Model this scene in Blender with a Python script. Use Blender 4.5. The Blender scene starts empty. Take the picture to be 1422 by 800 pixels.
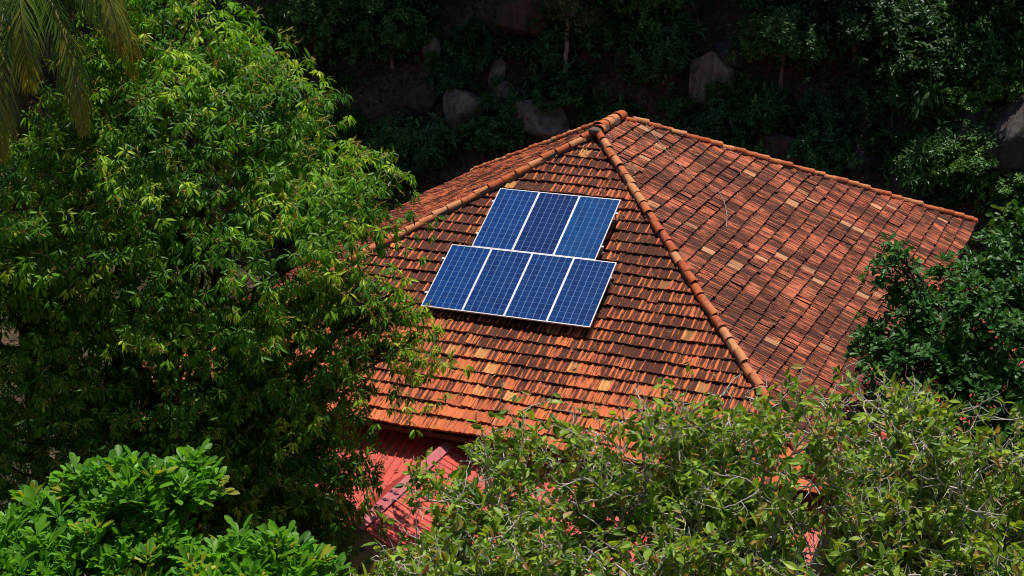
import bpy, bmesh, math
import numpy as np
from mathutils import Vector, Matrix

scene = bpy.context.scene
col = scene.collection
R = math.radians
rng = np.random.default_rng(7)

# ------------------------------------------------------------------ helpers
def tag(o, label=None, cat=None, group=None, kind=None):
    if label: o['label'] = label
    if cat: o['category'] = cat
    if group: o['group'] = group
    if kind: o['kind'] = kind
    return o

def empty(name, loc, rot=None):
    o = bpy.data.objects.new(name, None)
    o.empty_display_size = 0.3
    o.location = loc
    if rot is not None: o.rotation_euler = rot
    col.objects.link(o)
    return o

def link(name, me, mats, parent=None, world_parent=True):
    o = bpy.data.objects.new(name, me)
    for m in (mats if isinstance(mats, (list, tuple)) else [mats]):
        me.materials.append(m)
    col.objects.link(o)
    if parent is not None:
        o.parent = parent
        if world_parent:      # mesh data is in world coordinates: undo the parent's own placement
            M = Matrix.LocRotScale(parent.location, parent.rotation_euler, None)
            o.matrix_parent_inverse = M.inverted()
    return o

class MB:
    """Collects vertices, faces, a per-vertex tint and a per-face material index; builds ONE mesh."""
    def __init__(self):
        self.v = []; self.f4 = []; self.f3 = []; self.m4 = []; self.m3 = []; self.t = []; self.w = []; self.n = 0
    def add(self, v, quads=None, tris=None, tint=(0.5, 0.5, 0.5), mat=0, uvw=None):
        v = np.asarray(v, float).reshape(-1, 3)
        k = len(v)
        self.v.append(v)
        t = np.asarray(tint, float)
        self.t.append(np.broadcast_to(t, (k, 3)) if t.ndim == 1 else t)
        self.w.append(np.zeros((k, 3)) if uvw is None else np.asarray(uvw, float).reshape(-1, 3))
        if quads is not None and len(quads):
            q = np.asarray(quads, np.int64) + self.n
            self.f4.append(q); self.m4.append(np.full(len(q), mat))
        if tris is not None and len(tris):
            q = np.asarray(tris, np.int64) + self.n
            self.f3.append(q); self.m3.append(np.full(len(q), mat))
        self.n += k
    def mesh(self, name, smooth=False):
        me = bpy.data.meshes.new(name)
        v = np.concatenate(self.v)
        q = np.concatenate(self.f4) if self.f4 else np.zeros((0, 4), np.int64)
        t = np.concatenate(self.f3) if self.f3 else np.zeros((0, 3), np.int64)
        me.vertices.add(len(v)); me.vertices.foreach_set('co', v.astype(np.float32).ravel())
        loops = np.concatenate([q.ravel(), t.ravel()]).astype(np.int32)
        me.loops.add(len(loops)); me.loops.foreach_set('vertex_index', loops)
        nf = len(q) + len(t)
        me.polygons.add(nf)
        tot = np.concatenate([np.full(len(q), 4), np.full(len(t), 3)]).astype(np.int32)
        st = np.concatenate([[0], np.cumsum(tot)[:-1]]).astype(np.int32)
        me.polygons.foreach_set('loop_start', st)
        mi = np.concatenate(self.m4 + self.m3).astype(np.int32)
        me.polygons.foreach_set('material_index', mi)
        me.polygons.foreach_set('use_smooth', np.full(nf, smooth))
        a = me.attributes.new('tint', 'FLOAT_COLOR', 'POINT')
        c = np.ones((len(v), 4), np.float32); c[:, :3] = np.concatenate(self.t)
        a.data.foreach_set('color', c.ravel())
        a = me.attributes.new('uvw', 'FLOAT_VECTOR', 'POINT')
        a.data.foreach_set('vector', np.concatenate(self.w).astype(np.float32).ravel())
        me.update(calc_edges=True)
        return me

def box(mb, lo, hi, M=None, **k):
    x0, y0, z0 = lo; x1, y1, z1 = hi
    v = np.array([(x0,y0,z0),(x1,y0,z0),(x1,y1,z0),(x0,y1,z0),(x0,y0,z1),(x1,y0,z1),(x1,y1,z1),(x0,y1,z1)], float)
    if M is not None:
        M = np.array(M); v = v @ M[:3,:3].T + M[:3,3]
    mb.add(v, [(0,3,2,1),(4,5,6,7),(0,1,5,4),(1,2,6,5),(2,3,7,6),(3,0,4,7)], **k)

def unit(a):
    a = np.asarray(a, float)
    return a / np.maximum(np.linalg.norm(a, axis=-1, keepdims=True), 1e-9)

def tube(mb, pts, rad, sides=6, **k):
    pts = np.asarray(pts, float); n = len(pts)
    rad = np.broadcast_to(np.asarray(rad, float), (n,))
    tan = unit(np.gradient(pts, axis=0))
    ref = np.where(np.abs(tan[:, 2:3]) > .9, [[1., 0, 0]], [[0., 0, 1]])
    a = unit(np.cross(tan, ref)); b = np.cross(tan, a)
    ph = np.arange(sides) * 2 * np.pi / sides
    ring = a[:, None, :] * np.cos(ph)[None, :, None] + b[:, None, :] * np.sin(ph)[None, :, None]
    v = (pts[:, None, :] + ring * rad[:, None, None]).reshape(-1, 3)
    i = np.arange(n - 1)[:, None] * sides; j = np.arange(sides)[None, :]; j2 = (j + 1) % sides
    q = np.stack([i + j, i + j2, i + sides + j2, i + sides + j], -1).reshape(-1, 4)
    d = np.concatenate([[0], np.cumsum(np.linalg.norm(np.diff(pts, axis=0), axis=1))])
    uvw = np.stack([np.tile(np.arange(sides) / sides, n), np.repeat(d, sides), np.zeros(n * sides)], -1)
    mb.add(v, q, uvw=uvw, **k)

def wander(p0, p1, n, amp, r, droop=0):
    t = np.linspace(0, 1, n)[:, None]
    p = np.asarray(p0) * (1 - t) + np.asarray(p1) * t
    off = r.normal(0, amp, (n, 3)); off[0] = 0; off[-1] = 0
    p = p + off
    p[:, 2] += -droop * (t[:, 0] ** 2) + droop * t[:, 0]
    return p

# ------------------------------------------------------------------ materials
class NT:
    def __init__(self, name):
        self.mat = bpy.data.materials.new(name); self.mat.use_nodes = True
        self.t = self.mat.node_tree; self.t.nodes.clear()
        self.out = self.n('ShaderNodeOutputMaterial')
    def n(self, typ, **kw):
        nd = self.t.nodes.new(typ)
        for k, v in kw.items(): setattr(nd, k, v)
        return nd
    def set(self, sock, v):
        if isinstance(v, bpy.types.NodeSocket): self.t.links.new(v, sock)
        elif v is not None: sock.default_value = v
    def attr(self, name):
        return self.n('ShaderNodeAttribute', attribute_name=name)
    def math(self, op, a, b=None, c=None, clamp=False):
        m = self.n('ShaderNodeMath', operation=op); m.use_clamp = clamp
        for i, v in enumerate((a, b, c)):
            if v is not None: self.set(m.inputs[i], v)
        return m.outputs[0]
    def maprange(self, v, a, b, c=0., d=1.):
        m = self.n('ShaderNodeMapRange'); self.set(m.inputs[0], v)
        for i, x in zip((1, 2, 3, 4), (a, b, c, d)): self.set(m.inputs[i], x)
        return m.outputs[0]
    def mix(self, f, a, b, mode='MIX'):
        m = self.n('ShaderNodeMix', data_type='RGBA', blend_type=mode)
        self.set(m.inputs[0], f)
        self.set(m.inputs[6], a if isinstance(a, bpy.types.NodeSocket) else (*a, 1))
        self.set(m.inputs[7], b if isinstance(b, bpy.types.NodeSocket) else (*b, 1))
        return m.outputs[2]
    def noise(self, vec, scale, detail=4., rough=.55, out=0):
        m = self.n('ShaderNodeTexNoise'); self.set(m.inputs['Vector'], vec)
        m.inputs['Scale'].default_value = scale; m.inputs['Detail'].default_value = detail; m.inputs['Roughness'].default_value = rough
        return m.outputs[out]
    def vmul(self, vec, s):
        m = self.n('ShaderNodeVectorMath', operation='MULTIPLY'); self.set(m.inputs[0], vec); m.inputs[1].default_value = s
        return m.outputs[0]
    def ramp(self, v, stops):
        m = self.n('ShaderNodeValToRGB'); self.set(m.inputs[0], v)
        e = m.color_ramp.elements
        while len(e) < len(stops): e.new(0.5)
        for el, (p, c) in zip(e, stops): el.position = p; el.color = (*c, 1)
        return m.outputs[0]
    def bump(self, h, strength=.3, dist=.02):
        b = self.n('ShaderNodeBump'); self.set(b.inputs['Height'], h)
        b.inputs['Strength'].default_value = strength; b.inputs['Distance'].default_value = dist
        return b.outputs[0]
    def bsdf(self, color, rough=.6, spec=.5, normal=None, metal=0., coat=0.):
        p = self.n('ShaderNodeBsdfPrincipled')
        self.set(p.inputs['Base Color'], color if isinstance(color, bpy.types.NodeSocket) else (*color, 1))
        self.set(p.inputs['Roughness'], rough); self.set(p.inputs['Specular IOR Level'], spec)
        self.set(p.inputs['Metallic'], metal); self.set(p.inputs['Coat Weight'], coat)
        if coat: p.inputs['Coat Roughness'].default_value = .08
        if normal is not None: self.set(p.inputs['Normal'], normal)
        return p.outputs[0]
    def finish(self, sh):
        self.t.links.new(sh, self.out.inputs[0]); return self.mat

def leaf_mat(name, trans=.35, rough=.42, spec=.5, gain=(1.5, 1.45, .7)):
    m = NT(name); t = m.attr('tint').outputs['Color']
    front = m.bsdf(t, rough, spec)
    tr = m.n('ShaderNodeBsdfTranslucent'); m.set(tr.inputs[0], m.mix(1., t, gain, 'MULTIPLY'))
    mx = m.n('ShaderNodeMixShader'); mx.inputs[0].default_value = trans
    m.t.links.new(front, mx.inputs[1]); m.t.links.new(tr.outputs[0], mx.inputs[2])
    return m.finish(mx.outputs[0])

def bark_mat(name, c0, c1, scale=3., stretch=(1, 1, .25)):
    m = NT(name); g = m.n('ShaderNodeTexCoord').outputs['Object']
    n = m.noise(m.vmul(g, stretch), scale * 4, 6, .65)
    c = m.mix(m.maprange(n, .35, .65), c0, c1)
    return m.finish(m.bsdf(c, .9, .2, m.bump(n, .6, .03)))

def tile_mat(name, shift=(1, 1, 1), dark=0., clean_eave=0.):
    m = NT(name)
    sep = m.n('ShaderNodeSeparateColor'); m.set(sep.inputs[0], m.attr('tint').outputs['Color'])
    r, g, b = sep.outputs
    uv = m.attr('uvw').outputs['Vector']
    sx = m.n('ShaderNodeSeparateXYZ'); m.set(sx.inputs[0], uv)
    base = m.ramp(r, [(0, (.30, .044, .022)), (.3, (.58, .115, .040)), (.62, (.72, .190, .060)), (.86, (.80, .300, .095)), (1., (.70, .34, .115))])
    base = m.mix(1., base, shift, 'MULTIPLY')
    fine = m.noise(uv, 9., 5, .7)
    base = m.mix(m.math('MULTIPLY', m.maprange(fine, .35, .75), .45), base, (.60, .26, .12))
    # dark algae: streaks running down the slope, gathered in patches and varying tile by tile
    streak = m.noise(m.vmul(uv, (15., 1.5, 1.)), 1., 4, .7)
    streak2 = m.noise(m.vmul(uv, (46., 3.2, 1.)), 1., 3, .6)
    patch = m.noise(m.vmul(uv, (1., .85, 1.)), .62, 4, .6)
    s = m.math('ADD', m.math('MULTIPLY', streak, .80), m.math('MULTIPLY', streak2, .70))
    s = m.math('ADD', s, m.math('MULTIPLY', patch, .95))
    s = m.math('ADD', s, m.math('MULTIPLY', m.math('SUBTRACT', g, .5), .20))
    s = m.math('ADD', s, m.math('MULTIPLY', m.math('SUBTRACT', .5, b), .40))
    if clean_eave:      # rain-washed courses close to the gutter edge
        s = m.math('SUBTRACT', s, m.maprange(sx.outputs[1], .3, 3.2, clean_eave, 0.))
    mask = m.maprange(m.math('ADD', s, dark), 1.06, 1.23)
    mask = m.math('MULTIPLY', mask, m.maprange(r, .86, .97, 1., .35))
    c = m.mix(m.math('MULTIPLY', mask, .93), base, (.040, .012, .008))
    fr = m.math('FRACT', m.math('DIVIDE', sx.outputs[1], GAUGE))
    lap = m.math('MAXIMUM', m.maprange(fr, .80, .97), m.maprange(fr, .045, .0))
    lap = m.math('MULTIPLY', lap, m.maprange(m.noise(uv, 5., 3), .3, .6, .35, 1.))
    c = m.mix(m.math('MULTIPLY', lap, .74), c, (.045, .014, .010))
    # troughs hold dirt; the lap lines above mix dirt with painted lip shadow
    lich = m.maprange(m.noise(uv, 22., 2, .5), .70, .78)
    c = m.mix(m.math('MULTIPLY', lich, .35), c, (.42, .36, .26))
    return m.finish(m.bsdf(c, .82, .25, m.bump(fine, .35, .012)))

def cap_mat():
    m = NT('ridge_tile_clay')
    sep = m.n('ShaderNodeSeparateColor'); m.set(sep.inputs[0], m.attr('tint').outputs['Color'])
    o = m.n('ShaderNodeTexCoord').outputs['Object']
    base = m.ramp(sep.outputs[0], [(0, (.42, .080, .028)), (.5, (.56, .15, .05)), (1, (.64, .28, .12))])
    n = m.noise(o, 6., 6, .7)
    c = m.mix(m.math('MULTIPLY', m.maprange(n, .5, .72), .75), base, (.13, .055, .035))
    c = m.mix(m.math('MULTIPLY', m.maprange(m.noise(o, 13., 3), .58, .7), .4), c, (.55, .38, .24))
    return m.finish(m.bsdf(c, .8, .25, m.bump(n, .3, .015)))

def mortar_mat():
    m = NT('lime_mortar'); o = m.n('ShaderNodeTexCoord').outputs['Object']
    n = m.noise(o, 9., 6, .7)
    return m.finish(m.bsdf(m.mix(n, (.07, .05, .04), (.24, .17, .13)), .9, .2, m.bump(n, .5, .02)))

def sheet_mat():
    m = NT('red_painted_sheet'); uv = m.attr('uvw').outputs['Vector']
    n = m.noise(m.vmul(uv, (1., .35, 1.)), 2.4, 5, .65); n2 = m.noise(uv, 14., 4, .7)
    c = m.mix(m.maprange(n, .35, .7), (.58, .062, .036), (.58, .12, .085))
    c = m.mix(m.math('MULTIPLY', m.maprange(n2, .52, .72), .6), c, (.24, .04, .032))
    return m.finish(m.bsdf(c, .55, .4, m.bump(n2, .1, .005)))

def plaster_mat():
    m = NT('wall_plaster'); o = m.n('ShaderNodeTexCoord').outputs['Object']
    n = m.noise(o, 1.6, 6, .65)
    return m.finish(m.bsdf(m.mix(n, (.42, .36, .28), (.62, .56, .46)), .9, .2, m.bump(n, .2, .01)))

def wood_mat():
    m = NT('dark_timber'); o = m.n('ShaderNodeTexCoord').outputs['Object']
    n = m.noise(m.vmul(o, (6, 6, 1)), 3., 4)
    return m.finish(m.bsdf(m.mix(n, (.045, .022, .012), (.10, .05, .028)), .8, .3))

def alu_mat():
    m = NT('anodised_aluminium'); o = m.n('ShaderNodeTexCoord').outputs['Object']
    n = m.noise(o, 20., 3)
    return m.finish(m.bsdf(m.mix(n, (.70, .71, .74), (.82, .82, .85)), .42, .5, metal=.25))

def cell_mat(name, c0, c1, line=1.):
    """six by twelve polycrystalline cells: pale gaps, faint bus bars, each cell a slightly different blue"""
    m = NT(name); uv = m.attr('uvw').outputs['Vector']
    s = m.n('ShaderNodeSeparateXYZ'); m.set(s.inputs[0], uv)
    u, v = s.outputs[0], s.outputs[1]
    def gap(x, k, w):
        fr = m.math('FRACT', m.math('MULTIPLY', x, k))
        d = m.math('ABSOLUTE', m.math('SUBTRACT', fr, .5))
        return m.maprange(d, .5 - w - .008, .5 - w + .004)
    gu = gap(u, 6., .034); gv = gap(v, 12., .028)
    fb = m.math('FRACT', m.math('MULTIPLY', u, 18.))
    bus = m.maprange(m.math('ABSOLUTE', m.math('SUBTRACT', fb, .5)), .035, .02)
    fl = m.n('ShaderNodeVectorMath', operation='FLOOR')
    m.set(fl.inputs[0], m.vmul(uv, (6., 12., 1.)))
    wn = m.n('ShaderNodeTexWhiteNoise', noise_dimensions='3D'); m.set(wn.inputs[0], fl.outputs[0])
    crystal = m.n('ShaderNodeTexVoronoi'); m.set(crystal.inputs['Vector'], m.vmul(uv, (1., 2., 1.))); crystal.inputs['Scale'].default_value = 60.
    sc = m.n('ShaderNodeSeparateColor'); m.set(sc.inputs[0], crystal.outputs['Color'])
    f = m.math('ADD', m.math('MULTIPLY', wn.outputs[0], .6), m.math('MULTIPLY', sc.outputs[0], .4))
    c = m.mix(f, tuple(q * .80 for q in c0), tuple(q * .80 for q in c1))
    c = m.mix(m.math('MULTIPLY', bus, .07), c, (.35, .42, .55))
    c = m.mix(m.math('MULTIPLY', gv, .20 * line), c, (.30, .46, .75))
    c = m.mix(m.math('MULTIPLY', gu, .50 * line), c, (.32, .50, .80))
    dust = m.noise(uv, 3., 4)
    c = m.mix(m.math('MULTIPLY', m.maprange(dust, .45, .8), .015), c, (.4, .38, .36))
    return m.finish(m.bsdf(c, .25, .16, coat=.04))

def soil_mat(name='bank_soil', bright=1.):
    m = NT(name); o = m.n('ShaderNodeTexCoord').outputs['Object']
    n = m.noise(o, .55, 8, .65); n2 = m.noise(o, 5.5, 6, .7); n3 = m.noise(o, 1.3, 5, .6)
    c = m.mix(m.maprange(n2, .35, .7), (.030*bright, .017*bright, .011*bright), (.17*bright, .105*bright, .075*bright))
    c = m.mix(m.maprange(n, .45, .6), c, (.018, .030, .010))
    c = m.mix(m.math('MULTIPLY', m.maprange(n3, .58, .7), .4), c, (.19*bright, .105*bright, .075*bright))
    return m.finish(m.bsdf(c, .95, .15, m.bump(n2, .9, .08)))

def rock_mat(name, c0, c1, c2):
    m = NT(name); o = m.n('ShaderNodeTexCoord').outputs['Object']
    n = m.noise(m.vmul(o, (1.6, 1.6, .5)), 2.2, 8, .68); n2 = m.noise(o, 7., 6, .7)
    c = m.mix(m.maprange(n, .36, .64), c0, c1)
    c = m.mix(m.maprange(n2, .55, .72), c, c2)
    c = m.mix(m.math('MULTIPLY', m.maprange(m.noise(o, 1.4, 4), .5, .66), .6), c, (.03, .045, .018))
    return m.finish(m.bsdf(c, .9, .25, m.bump(n2, .8, .05)))

# ------------------------------------------------------------------ camera (fitted to the roof and the panels)
H0 = 9.0                                    # height of the front apex of the roof
CAM = np.array([13.9972, -37.3828, 10.0359 + H0])
YAW, PITCH, ROLL, F = R(-23.6426), R(19.3725), R(-1.02875), 2304.95
cy, sy, cp, sp = math.cos(YAW), math.sin(YAW), math.cos(PITCH), math.sin(PITCH)
fwd = np.array([sy * cp, cy * cp, -sp]); rt = np.array([cy, -sy, 0.]); upv = np.cross(rt, fwd)
cr, sr = math.cos(ROLL), math.sin(ROLL)
rt, upv = cr * rt + sr * upv, -sr * rt + cr * upv
cam = bpy.data.cameras.new('camera'); co = bpy.data.objects.new('camera', cam); col.objects.link(co)
co.matrix_world = Matrix(((rt[0], upv[0], -fwd[0], CAM[0]), (rt[1], upv[1], -fwd[1], CAM[1]), (rt[2], upv[2], -fwd[2], CAM[2]), (0, 0, 0, 1)))
cam.sensor_width = 36; cam.lens = F / 1422 * 36; cam.clip_end = 2000; cam.clip_start = .2
scene.camera = co

def at(x, y, d):
    """where a sight line through a spot of the photo is d metres deep: used to survey positions in the place"""
    return CAM + fwd * d + rt * ((x - 711) / F * d) + upv * ((400 - y) / F * d)

# ------------------------------------------------------------------ light
SUN_EL, SUN_AZ = R(73), R(4)                # azimuth clockwise from +Y
sd = Vector((math.sin(SUN_AZ) * math.cos(SUN_EL), math.cos(SUN_AZ) * math.cos(SUN_EL), math.sin(SUN_EL)))
sl = bpy.data.lights.new('sun', 'SUN'); sl.energy = 5.0; sl.angle = R(.53); sl.color = (1., .945, .86)
so = bpy.data.objects.new('sun', sl); so.rotation_euler = sd.to_track_quat('Z', 'Y').to_euler(); so.location = (0, 40, 60); col.objects.link(so)
w = bpy.data.worlds.new('World'); scene.world = w; w.use_nodes = True
wt = w.node_tree; wt.nodes.clear()
sk = wt.nodes.new('ShaderNodeTexSky'); sk.sky_type = 'NISHITA'; sk.sun_disc = False
sk.sun_elevation = SUN_EL; sk.sun_rotation = SUN_AZ; sk.air_density = 1.; sk.dust_density = .6
bg = wt.nodes.new('ShaderNodeBackground'); bg.inputs[1].default_value = .075
wo = wt.nodes.new('ShaderNodeOutputWorld')
wt.links.new(sk.outputs[0], bg.inputs[0]); wt.links.new(bg.outputs[0], wo.inputs[0])
scene.view_settings.view_transform = 'Standard'; scene.view_settings.look = 'None'; scene.view_settings.exposure = 0
scene.render.engine = 'CYCLES'
scene.cycles.max_bounces = 6; scene.cycles.transmission_bounces = 4; scene.cycles.diffuse_bounces = 3; scene.cycles.glossy_bounces = 2
scene.cycles.sample_clamp_indirect = 4.
scene.cycles.use_denoising = True
scene.cycles.filter_width = 1.05

# ------------------------------------------------------------------ terrain
def vnoise(p, seed=0):
    """cheap smooth value noise on an (N,k) array"""
    s = np.zeros(len(p)); r = np.random.default_rng(100 + seed)
    for o in range(5):
        k = r.normal(0, 1, (3, p.shape[1])) * (.55 * 1.9 ** o); ph = r.uniform(0, 6.28, 3)
        s += np.prod(np.sin(p @ k.T + ph), axis=1) / 1.6 ** o
    return s

def ground_z(x, y):
    x = np.asarray(x, float); y = np.asarray(y, float)
    p = np.stack([x, y], -1).reshape(-1, 2)
    n = (vnoise(p * .35, 1) * .5).reshape(x.shape)
    # the bank behind the house, then a gentler wooded slope
    yy = y - 13.2 - .02 * x - .8 * np.sin(x * .13)
    bank = np.interp(yy, [-60, 0, 1.5, 8.5, 14, 60, 300, 900], [0, 0, 1.6, 13.5, 17., 44., 140., 190.])
    # the hillside the picture is taken from
    front = np.interp(-y, [-900, 16.5, 22, 37.5, 60, 900], [0, 0, 3.6, 17.2, 26, 60])
    k = np.clip((yy + .5) / 2.5, 0, 1) + np.clip((-y - 16) / 6, 0, 1) * .6
    return bank + front + n * (.08 + .8 * np.clip(k, 0, 1))

def terrain():
    xs = np.unique(np.concatenate([np.linspace(-700, -60, 14), np.linspace(-60, -40, 8), np.linspace(-40, 40, 190), np.linspace(40, 60, 8), np.linspace(60, 700, 14)]))
    ys = np.unique(np.concatenate([np.linspace(-700, -60, 14), np.linspace(-60, 8, 80), np.linspace(8, 30, 110), np.linspace(30, 60, 24), np.linspace(60, 900, 24)]))
    X, Y = np.meshgrid(xs, ys); Z = ground_z(X, Y)
    mb = MB(); nx, ny = len(xs), len(ys)
    i, j = np.meshgrid(np.arange(nx - 1), np.arange(ny - 1)); a = (j * nx + i).ravel()
    mb.add(np.stack([X, Y, Z], -1).reshape(-1, 3), np.stack([a, a + 1, a + nx + 1, a + nx], -1))
    o = link('terrain', mb.mesh('terrain', True), soil_mat())
    tag(o, kind='structure')
terrain()

# ------------------------------------------------------------------ the house
A, B, TH, LR, C = 8.9008, 7.9694, R(25.752), 1.6506, 8.0993
DROP = A * math.tan(TH)
EZ = H0 - DROP
A1 = np.array([0, 0, H0]); A2 = np.array([0, LR, H0])
FRc = np.array([B, -A, EZ]); FLc = np.array([-B, -A, EZ]); BRc = np.array([B, LR + C, EZ]); BLc = np.array([-B, LR + C, EZ])
house = empty('tiled_house', (0, 0, 0))
tag(house, 'house with a weathered orange clay tile hipped roof and red lower roofs among trees', 'house')

GAUGE, TW, TL = .345, .236, .425
def tile_slope(name, P, e, s, n, length, u0, u1, planes, mat, seed, stagger=True, flare=0.):
    """tiles laid in courses on a slope; P: middle of the eave, e: along the eave, s: up the slope, n: normal"""
    r = np.random.default_rng(seed)
    prof_u = np.array([0, .10, .22, .42, .50, .58, .80, .92, 1.0]); prof_h = np.array([.030, .026, .006, .008, .021, .008, .006, .014, .024])
    K = len(prof_u)
    nc = int(math.ceil(length / GAUGE)) + 1; nu = int((u1 - u0) / TW) + 3
    jj, ii = np.meshgrid(np.arange(nc), np.arange(nu), indexing='ij'); jj = jj.ravel(); ii = ii.ravel(); N = len(jj)
    # a slow drift of the course lines and of the roof plane: an old, uneven roof
    uu0 = u0 - TW + ii * TW + (jj % 2) * (TW / 2 if stagger else 0) + r.normal(0, .004, N)
    vv0 = jj * GAUGE + r.normal(0, .006, N) + .018 * np.sin(uu0 * .7 + jj * .9) + .012 * np.sin(uu0 * 2.1 + jj * 2.3)
    slip = r.random(N) < .014; vv0 = vv0 - slip * r.uniform(.02, .07, N)
    lift = r.normal(0, .006, N) + (r.random(N) < .03) * .014; roll = r.normal(0, .011, N)
    U = uu0[:, None] + prof_u[None] * TW * .985
    Hh = prof_h[None] + (prof_u[None] - .5) * roll[:, None]
    fl_ = flare if flare else 0.
    sagf = lambda u, v: fl_ * np.clip(1 - v / 2.2, 0, 1) ** 1.5 * np.sin(np.pi * np.clip((u - u0) / (u1 - u0), 0, 1)) ** .6 + .03 * np.sin(u * .55 + 1.3 + seed) * np.sin(v * .5 + .4) + .012 * np.sin(u * 1.7 + v * 1.1)
    def row(v, h, du=0.):
        sg = sagf(U, v[:, None])
        return P + e * U[..., None] + s * np.broadcast_to(v[:, None, None], (N, K, 1)) + n * (h + sg)[..., None]
    low = row(vv0, Hh + .058 + lift[:, None]); high = row(vv0 + TL, Hh + .002 + lift[:, None] * .3)
    lip = row(vv0 + .006, Hh * .55 + .006)
    V = np.stack([high, low, lip], 1).reshape(-1, 3)           # N,3,K
    t0 = .30 + .16 * vnoise(np.stack([uu0, vv0], -1) * .8, 30 + seed) * .6 + .42 * (r.beta(2.6, 2.6, N) - .3); t0 = np.clip(t0, 0, .84); pick = r.random(N) < .04; t0[pick] = r.uniform(.88, 1., pick.sum()); t0[~pick] = np.minimum(t0[~pick], .84)
    t1 = r.random(N)
    tint = np.zeros((N, 3, K, 3)); tint[..., 0] = t0[:, None, None]; tint[..., 1] = t1[:, None, None]; tint[..., 2] = np.clip(prof_h / .026, 0, 1)[None, None, :]
    off = r.uniform(0, .12, N)
    uvw = np.zeros((N, 3, K, 3)); uvw[..., 0] = U[:, None, :]; uvw[:, 0, :, 1] = (jj * GAUGE + TL)[:, None]; uvw[:, 1:, :, 1] = (jj * GAUGE)[:, None, None]; uvw[..., 2] = off[:, None, None]
    b = (np.arange(N) * 3 * K)[:, None, None]; k = np.arange(K - 1)[None, None]; rr = np.array([0, 1])[None, :, None] * K
    q = np.stack([b + rr + k, b + rr + K + k, b + rr + K + k + 1, b + rr + k + 1], -1).reshape(-1, 4)
    mb = MB(); mb.add(V, q, tint=tint.reshape(-1, 3), uvw=uvw.reshape(-1, 3))
    # the underlay boards below the tiles
    me = mb.mesh(name)
    bm = bmesh.new(); bm.from_mesh(me)
    for pc, pn in planes:
        bmesh.ops.bisect_plane(bm, geom=bm.verts[:] + bm.edges[:] + bm.faces[:], plane_co=Vector(pc), plane_no=Vector(pn), clear_outer=True)
    bm.to_mesh(me); bm.free()
    return link(name, me, mat, house)

ca, sa = math.cos(TH), math.sin(TH)
tb = math.atan2(DROP, B); tc = math.atan2(DROP, C)
def hipplane(p, q, inside):
    d = np.asarray(q) - np.asarray(p); nn = np.cross(d, (0, 0, 1.)); nn = nn / np.linalg.norm(nn)
    if np.dot(np.asarray(inside) - p, nn) > 0: nn = -nn
    return (tuple(p), tuple(nn))
cF, cR_, cL, cB = np.array([0, -5, 5.]), np.array([5, 1, 5.]), np.array([-5, 1, 5.]), np.array([0, 7, 5.])
top = lambda: ((0, 0, H0 + .02), (0, 0, 1))
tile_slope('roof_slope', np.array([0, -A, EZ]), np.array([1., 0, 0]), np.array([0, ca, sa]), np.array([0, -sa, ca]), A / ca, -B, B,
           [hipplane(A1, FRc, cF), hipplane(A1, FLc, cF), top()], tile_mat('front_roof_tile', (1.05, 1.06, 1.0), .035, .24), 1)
cb, sb = math.cos(tb), math.sin(tb)
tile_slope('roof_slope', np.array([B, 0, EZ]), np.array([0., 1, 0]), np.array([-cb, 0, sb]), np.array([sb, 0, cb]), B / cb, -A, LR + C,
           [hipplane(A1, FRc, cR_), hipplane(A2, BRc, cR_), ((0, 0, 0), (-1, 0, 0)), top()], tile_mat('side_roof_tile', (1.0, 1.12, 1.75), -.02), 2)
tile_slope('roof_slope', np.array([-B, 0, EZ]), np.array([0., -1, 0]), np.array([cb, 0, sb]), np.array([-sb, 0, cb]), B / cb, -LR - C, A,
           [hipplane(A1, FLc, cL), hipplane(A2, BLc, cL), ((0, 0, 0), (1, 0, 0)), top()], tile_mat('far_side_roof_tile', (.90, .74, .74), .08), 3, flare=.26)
cc, sc_ = math.cos(tc), math.sin(tc)
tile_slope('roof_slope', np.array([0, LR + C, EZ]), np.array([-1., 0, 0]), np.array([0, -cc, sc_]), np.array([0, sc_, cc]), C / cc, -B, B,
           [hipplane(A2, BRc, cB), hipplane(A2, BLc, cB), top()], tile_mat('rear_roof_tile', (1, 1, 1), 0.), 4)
# boarding under the tiles
M_WOOD, M_CAP, M_MORTAR, M_SHEET, M_WALL, M_ALU = wood_mat(), cap_mat(), mortar_mat(), sheet_mat(), plaster_mat(), alu_mat()
mb = MB(); dz = np.array([0, 0, -.055])
pts = np.array([A1, A2, FRc, FLc, BRc, BLc]) + dz; pts[:2, 2] -= .02
mb.add(pts, [(0, 2, 4, 1), (0, 1, 5, 3)], [(0, 3, 2), (1, 4, 5)])
pl = pts + np.array([0, 0, -.10]); mb.add(pl, [(2, 3, 5, 4)]); mb.add(np.concatenate([pts[2:], pl[2:]]), [(0, 1, 5, 4), (1, 3, 7, 5), (3, 2, 6, 7), (2, 0, 4, 6)])
link('roof_boarding', mb.mesh('roof_boarding'), M_WOOD, house)

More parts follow.
